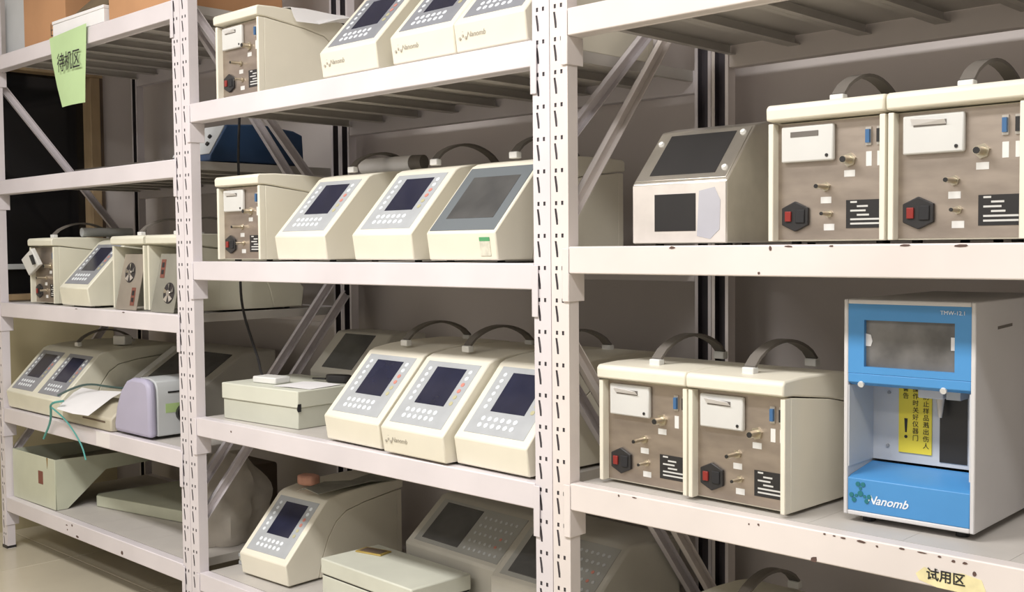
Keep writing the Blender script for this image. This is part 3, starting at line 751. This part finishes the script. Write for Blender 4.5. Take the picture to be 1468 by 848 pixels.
wb = thing('white_flat_box', 'low white flat box on the left rack\'s top shelf above the green sign', 'box', (-.69, .13, z0), 0)
part('box_body', None, lambda b: b.box(-.198, .196, -.129, .12, .001, .046), PAPER, wb, bevel=.002)
part('box_lid', None, lambda b: b.box(-.200, .198, -.131, .122, .0462, .058), PAPER, wb, bevel=.002)
sheetobj('dark_interior_sheet', 'dark brown sheet on the low white box standing in for an open carton interior', 'wrapping',  # dark sheet added in place of an open carton's shaded interior
    [[(-.80, .03, z0+.066), (-.68, .02, z0+.072), (-.53, .03, z0+.066)], [(-.80, .12, z0+.15), (-.68, .11, z0+.17), (-.54, .12, z0+.16)], [(-.80, .24, z0+.066), (-.68, .25, z0+.08), (-.54, .24, z0+.066)]], .004, mat('carton_interior_brown', (0.16, 0.12, 0.07), 0.8, var=0.15))
gs = thing('green_sign', 'pale green paper sign with black characters hanging from the left rack\'s top beam', 'sign', (-.745, -.010, z0-.25), 0)
def gsheet(b):
    rows = []
    for t, (xa, xb) in ((0, (-.146, .146)), (.35, (-.130, .136)), (.7, (-.104, .118)), (1.0, (-.078, .102))):
        rows.append([(xa+(xb-xa)*k/4, .0 + .010*t*t - .006*math.sin(PI*k/4)*t, .248-.248*t+.012*(k/4)*(1-t)) for k in range(5)])
    b.sheet(rows, .0006)
part('paper', None, gsheet, GREENP, gs, smooth=True)
lettering('待机区', .070, Matrix.Translation((.018, -.0085, .145)) @ FRONT, INK, gs, bold=.0002, wd=.86)
sheetobj('paper_sheet', 'curled white paper lying on the lid of the top-shelf rear-facing analyzer', 'paper',
    [[(.29+.0, .13+.07*j, L2[0]+.2560), (.36, .13+.07*j, L2[0]+.2575+.006*(j % 2)), (.389, .13+.07*j, L2[0]+.2535), (.396+.006*j, .135+.07*j, L2[0]+.228-.006*(j == 1)), (.402+.012*j, .14+.07*j, L2[0]+.212-.012*(j == 1)+.012*j)] for j in range(4)], .0006, PAPER)
# paper tube behind the second-shelf analyzers
tb = thing('paper_tube', 'white tube with a dark end lying on the analyzer lids, second shelf', 'tube', (.60, .33, L2[1]+.250), math.radians(4))
part('tube_wall', None, lambda b: b.cyl((-.13, 0, .024), (.075, 0, .024), .022, n=20), PAPER, tb, smooth=True)
part('tube_end', None, lambda b: b.cyl((.0751, 0, .024), (.115, .004, .024), .0225, .021, n=20), HANDLE, tb, smooth=True)

# ------------------------------------------------------------------ blue instrument and tray, second shelf of the left rack
nb = thing('navy_instrument', 'navy blue instrument with pale sloped front, seen between the racks', 'instrument', (-.20, .055, L1[1]), 0)
part('body', None, lambda b: b.prism([(.082, .004), (.084, .022), (.145, .122), (.27, .131), (.40, .118), (.435, .105), (.44, .004)], 'x', -.11, .125), NAVY, nb, bevel=.004)
Mn, lnn = slope_matrix(.235, .145, .022, .122, .084)
def fpan(b): b.M = Mn; b.box(.006, .236, .004, lnn-.004, 0, .004)
fpn = part('front_panel', None, fpan, LTGREY, nb, bevel=.001)
def fkn(b):
    for u, v in ((.20, .35), (.19, .6)):
        c = Mn @ Vector((u, v*lnn, .003)); n = Mn.to_3x3() @ Vector((0, 0, 1)); b.cyl(c, c+n*.008, .007, n=10)
part('knob', None, fkn, BLACK, fpn)
tr = thing('dark_tray', 'dark grey flat tray at the back of the left rack\'s second shelf', 'tray', (-1.05, .44, L1[1]), 0)
part('tray_base', None, lambda b: b.box(-.36, .36, -.13, .13, 0, .045), MIDGREY, tr, bevel=.003)
part('tray_rim', None, lambda b: b.box(-.365, .365, -.135, .135, .045, .055), HANDLE, tr, bevel=.002)
# foam rolls on the lid of the broken-printer analyzer
fr = thing('foam_roll', 'grey rolled foam lying on the analyzer in front of the dark window', 'roll', (-1.09, .26, L1[2]+.252), math.radians(90))
part('roll', None, lambda b: b.cyl((-.10, -.045, .018), (.10, -.045, .018), .017, n=16), LTGREY, fr, smooth=True)

# ------------------------------------------------------------------ fourth shelf of the left rack
fd = thing('flat_printer_base', 'low beige device under the white papers, left rack\'s fourth shelf', 'device', (-.715, .15, L1[3]), math.radians(0))
part('body', None, lambda b: b.prism([(-.145, .002), (-.145, .045), (-.10, .085), (.04, .105), (.06, .105), (.06, .002)], 'x', -.19, .19), mat('dull_beige', (0.50, 0.46, 0.36), 0.55, var=0.05), fd, bevel=.006)
part('paper_slot', None, lambda b: b.box(-.02, .15, -.1465, -.1445, .030, .036), DKBROWN, fd)
sheetobj('paper_sheet', 'bright white paper curling over the low beige device on the left rack', 'paper',
    [[(-.835, -.045, .622), (-.70, -.047, .618), (-.585, -.045, .622)], [(-.865, -.005, .640), (-.73, -.005, .640), (-.60, -.002, .642)], [(-.895, .045, .666), (-.76, .045, .666), (-.605, .05, .672)], [(-.912, .085, .679), (-.79, .09, .678), (-.60, .09, .690)]], .0006, PAPER)
lv = thing('lavender_device', 'rounded lavender-grey device with green sticker beside the left rack\'s right post', 'device', (-.385, .012, L1[3]), 0)
dome = [(-.125, .008), (-.130, .035), (-.112, .095), (-.080, .150), (-.040, .185), (.0, .197), (.070, .198), (.100, .190), (.112, .170), (.115, .130), (.115, .008)]
part('front_cover', None, lambda b: b.prism(dome, 'y', 0, .030), LAV, lv, bevel=.012, seg=3)
dm = part('body', None, lambda b: b.prism([(x*.985, z*.985+.002) for x, z in dome], 'y', .031, .205), LTGREY, lv, bevel=.004)
part('paper_exit', None, lambda b: b.box(.110, .1142, .07, .11, .150, .155), BLACK, dm)
part('green_sticker', None, lambda b: b.box(.1131, .1143, .06, .11, .085, .115), mat('pale_green_sticker', (0.40, 0.55, 0.24), 0.5, var=0.05), dm)
part('side_knob', None, lambda b: b.cyl((.113, .125, .08), (.128, .125, .08), .030, n=16), BLACK, dm, smooth=True)
wd = thing('slanted_instrument', 'dark-screened instrument with white left strip, behind the lavender device', 'instrument', (-.63, .235, L1[3]), 0)
part('body', None, lambda b: b.prism([(.004, 0), (0, .115), (.20, .245), (.24, .252), (.34, .25), (.34, 0)], 'x', -.245, .245), GREYBEI, wd, bevel=.005)
Mw, lw = slope_matrix(.49, .20, .115, .245)
def wsc(b): b.M = Mw; b.box(.085, .44, .015, lw-.012, -.001, .002)
part('screen', None, wsc, SCREENG, wd)
def wst(b): b.M = Mw; b.box(.004, .048, .002, lw-.002, -.001, .004)
part('white_strip', None, wst, WHITEP, wd, bevel=.001)
for i, (lab, pts, r) in enumerate((
    ('teal ribbon cable hanging over the left rack\'s fourth beam, longer left one', [(-.80, -.035, .652), (-.87, -.052, .640), (-.905, -.035, .605), (-.95, -.018, .56), (-1.02, -.016, .49)], .004),
    ('thin teal ribbon hanging over the left rack\'s fourth beam, right one', [(-.86, -.052, .625), (-.83, -.024, .59), (-.77, -.016, .55), (-.70, -.016, .50), (-.675, -.016, .455)], .003))):
    tag(part('ribbon_cable', None, lambda b: b.tube(pts, r, sub=2, n=6), TEAL, None, smooth=True), lab, 'cable')
tag(part('grey_lead', None, lambda b: b.tube([(-.86, -.03, .665), (-.84, .02, .69), (-.80, .06, .705), (-.72, .10, .695), (-.66, .14, .69), (-.60, .16, .70), (-.57, .19, .72)], .004, sub=2), mat('dark_green_wire', (0.05, 0.09, 0.08), 0.5, var=0.05), None, smooth=True), 'dark green wire winding across the low beige device', 'cable')
wp = thing('adapter_block', 'small white adapter on the handle of the two-keypad analyzer', 'adapter', (-1.02, .30, L1[3]+.2530), math.radians(20))
part('body', None, lambda b: b.box(-.03, .03, -.02, .02, 0, .035), WHITEP, wp, bevel=.003)

# ------------------------------------------------------------------ bottom shelf of the left rack
gh = thing('sheet_metal_housing', 'open-topped pale green sheet metal housing on the left rack\'s bottom shelf', 'housing', (-1.232, .03, L1[4]), math.radians(1.0))
HX = .187
prof = [(.004, .001), (.0, .192), (.47, .180), (.46, .135), (.20, .128), (.045, .001)]
PGE = mat('pale_green_sheet', (0.56, 0.58, 0.46), 0.5, var=0.04)
part('front_wall', None, lambda b: b.box(-HX, HX, -.001, .002, .001, .192), PGE, gh, bevel=.001)
for s in (-1, 1):
    part('side_wall', None, lambda b: b.prism(prof, 'x', s*HX-.0015, s*HX+.0015), PGE, gh)
part('slanted_floor', None, lambda b: b.prism([(.004, .001), (.045, .001), (.20, .128), (.46, .135), (.46, .138), (.198, .131), (.044, .004), (.004, .004)], 'x', -HX, HX), mat('housing_inside', (0.22, 0.21, 0.16), 0.7, var=0.1), gh)
part('label_badge', None, lambda b: b.box(.045, .085, -.0022, -.0008, .085, .135), REDBR, gh, bevel=.0008)
part('rust_streak', None, lambda b: b.prism([(.118, .192), (.130, .192), (.127, .165), (.123, .150), (.121, .170)], 'y', -.0016, -.0009), mat('rust', (0.30, 0.20, 0.07), 0.9, var=0.2, scale=30), gh)
fb_ = thing('flat_panel_cover', 'flat pale green metal cover lying on the left rack\'s bottom shelf', 'panel', (-.63, .36, L1[4]), 0)
part('panel', None, lambda b: b.prism([(-.40, -.17), (-.37, -.19), (.30, -.06), (.34, .19), (-.38, .20)], 'z', 0, .042), PGE, fb_, bevel=.003)
part('panel_lip', None, lambda b: b.box(-.33, .31, .17, .185, .042, .05), PGE, fb_)
def bag(label, loc, rx, ry, h, seed, m=BAG):
    rd = random.Random(seed); ph = [rd.uniform(0, 6) for _ in range(6)]
    def f(b):
        n, k = 22, 14; vs = [(0, 0, 0)]; fs = []
        for j in range(k+1):
            t = j/k; base = (math.sin(PI*(.12+.80*t))**.55)*(1-.45*t*t)
            for i in range(n):
                a = 2*PI*i/n
                q = 1+.10*math.sin(3*a+ph[0]+4*t)+.10*math.sin(5*a+ph[1]-5*t)+.07*math.sin(9*a+ph[2]+9*t)
                vs.append((rx*base*q*math.cos(a), ry*base*q*math.sin(a), h*t*(1+.05*math.sin(2*a+ph[3])*t)))
        for i in range(n): fs.append((0, 1+(i+1) % n, 1+i))
        for j in range(k):
            for i in range(n): fs.append((1+j*n+i, 1+j*n+(i+1) % n, 1+(j+1)*n+(i+1) % n, 1+(j+1)*n+i))
        top = len(vs); vs.append((0, 0, h*.97))
        for i in range(n): fs.append((1+k*n+i, 1+k*n+(i+1) % n, top))
        b.add(vs, fs)
    o = part('plastic_bag', None, f, m, None, smooth=True); o.location = loc
    return tag(o, label, 'bag')
bag('crumpled clear plastic bag standing at the right end of the left rack\'s bottom shelf', (-.165, .235, L1[4]), .08, .15, .31, 3)

# ------------------------------------------------------------------ bottom shelf of the middle rack, left end
ow = thing('folded_cardboard', 'flattened pale carton pieces on the bottom shelf beside the plastic bag', 'cardboard', (.103, .33, L2[3]), 0)
for k, (a, c) in enumerate(((-.045, .03), (-.04, .025), (-.045, .028))):
    part('cardboard_layer', None, lambda b: b.box(a, c, -.20, .20, .001+k*.012, .011+k*.012), CARTON if k % 2 else LTGREY, ow)
pf = thing('pink_foam_block', 'pink foam lump on top of the bottom-shelf analyzer', 'foam', (.225, .28, L2[3]+.2502), math.radians(20))
part('foam', None, lambda b: b.prism([(-.035, -.015), (-.01, -.026), (.03, -.02), (.038, .01), (.01, .024), (-.03, .02)], 'z', 0, .032), PINK, pf, bevel=.008, seg=2)
sheetobj('crumpled_plastic', 'crumpled grey plastic sheet on top of the bottom-shelf analyzer, right of the pink foam', 'plastic',
    [[(.28, .20+.1*j, .4535+(.012 if (j) % 2 else .0)) if i == 0 else (.28+.035*i, .20+.1*j, .454+.014*((i*7+j*5) % 4)/3) for i in range(4)] for j in range(4)], .0015, mat('grey_film', (0.30, 0.30, 0.26), 0.5, var=0.15, scale=20))
db = thing('dark_brown_box', 'dark brown box at the back behind the crumpled plastic bag', 'box', (-.40, .44, L1[4]+.052), math.radians(0))
part('box_body', None, lambda b: b.box(-.10, .10, -.08, .08, 0, .16), DKBROWN, db, bevel=.01)
bx = thing('black_adapter_box', 'small black box left of the rear-facing analyzer on the top shelf', 'adapter', (.085, .17, L2[0]), 0)
part('body', None, lambda b: b.box(-.028, .028, -.05, .05, 0, .052), BLACK, bx, bevel=.003)
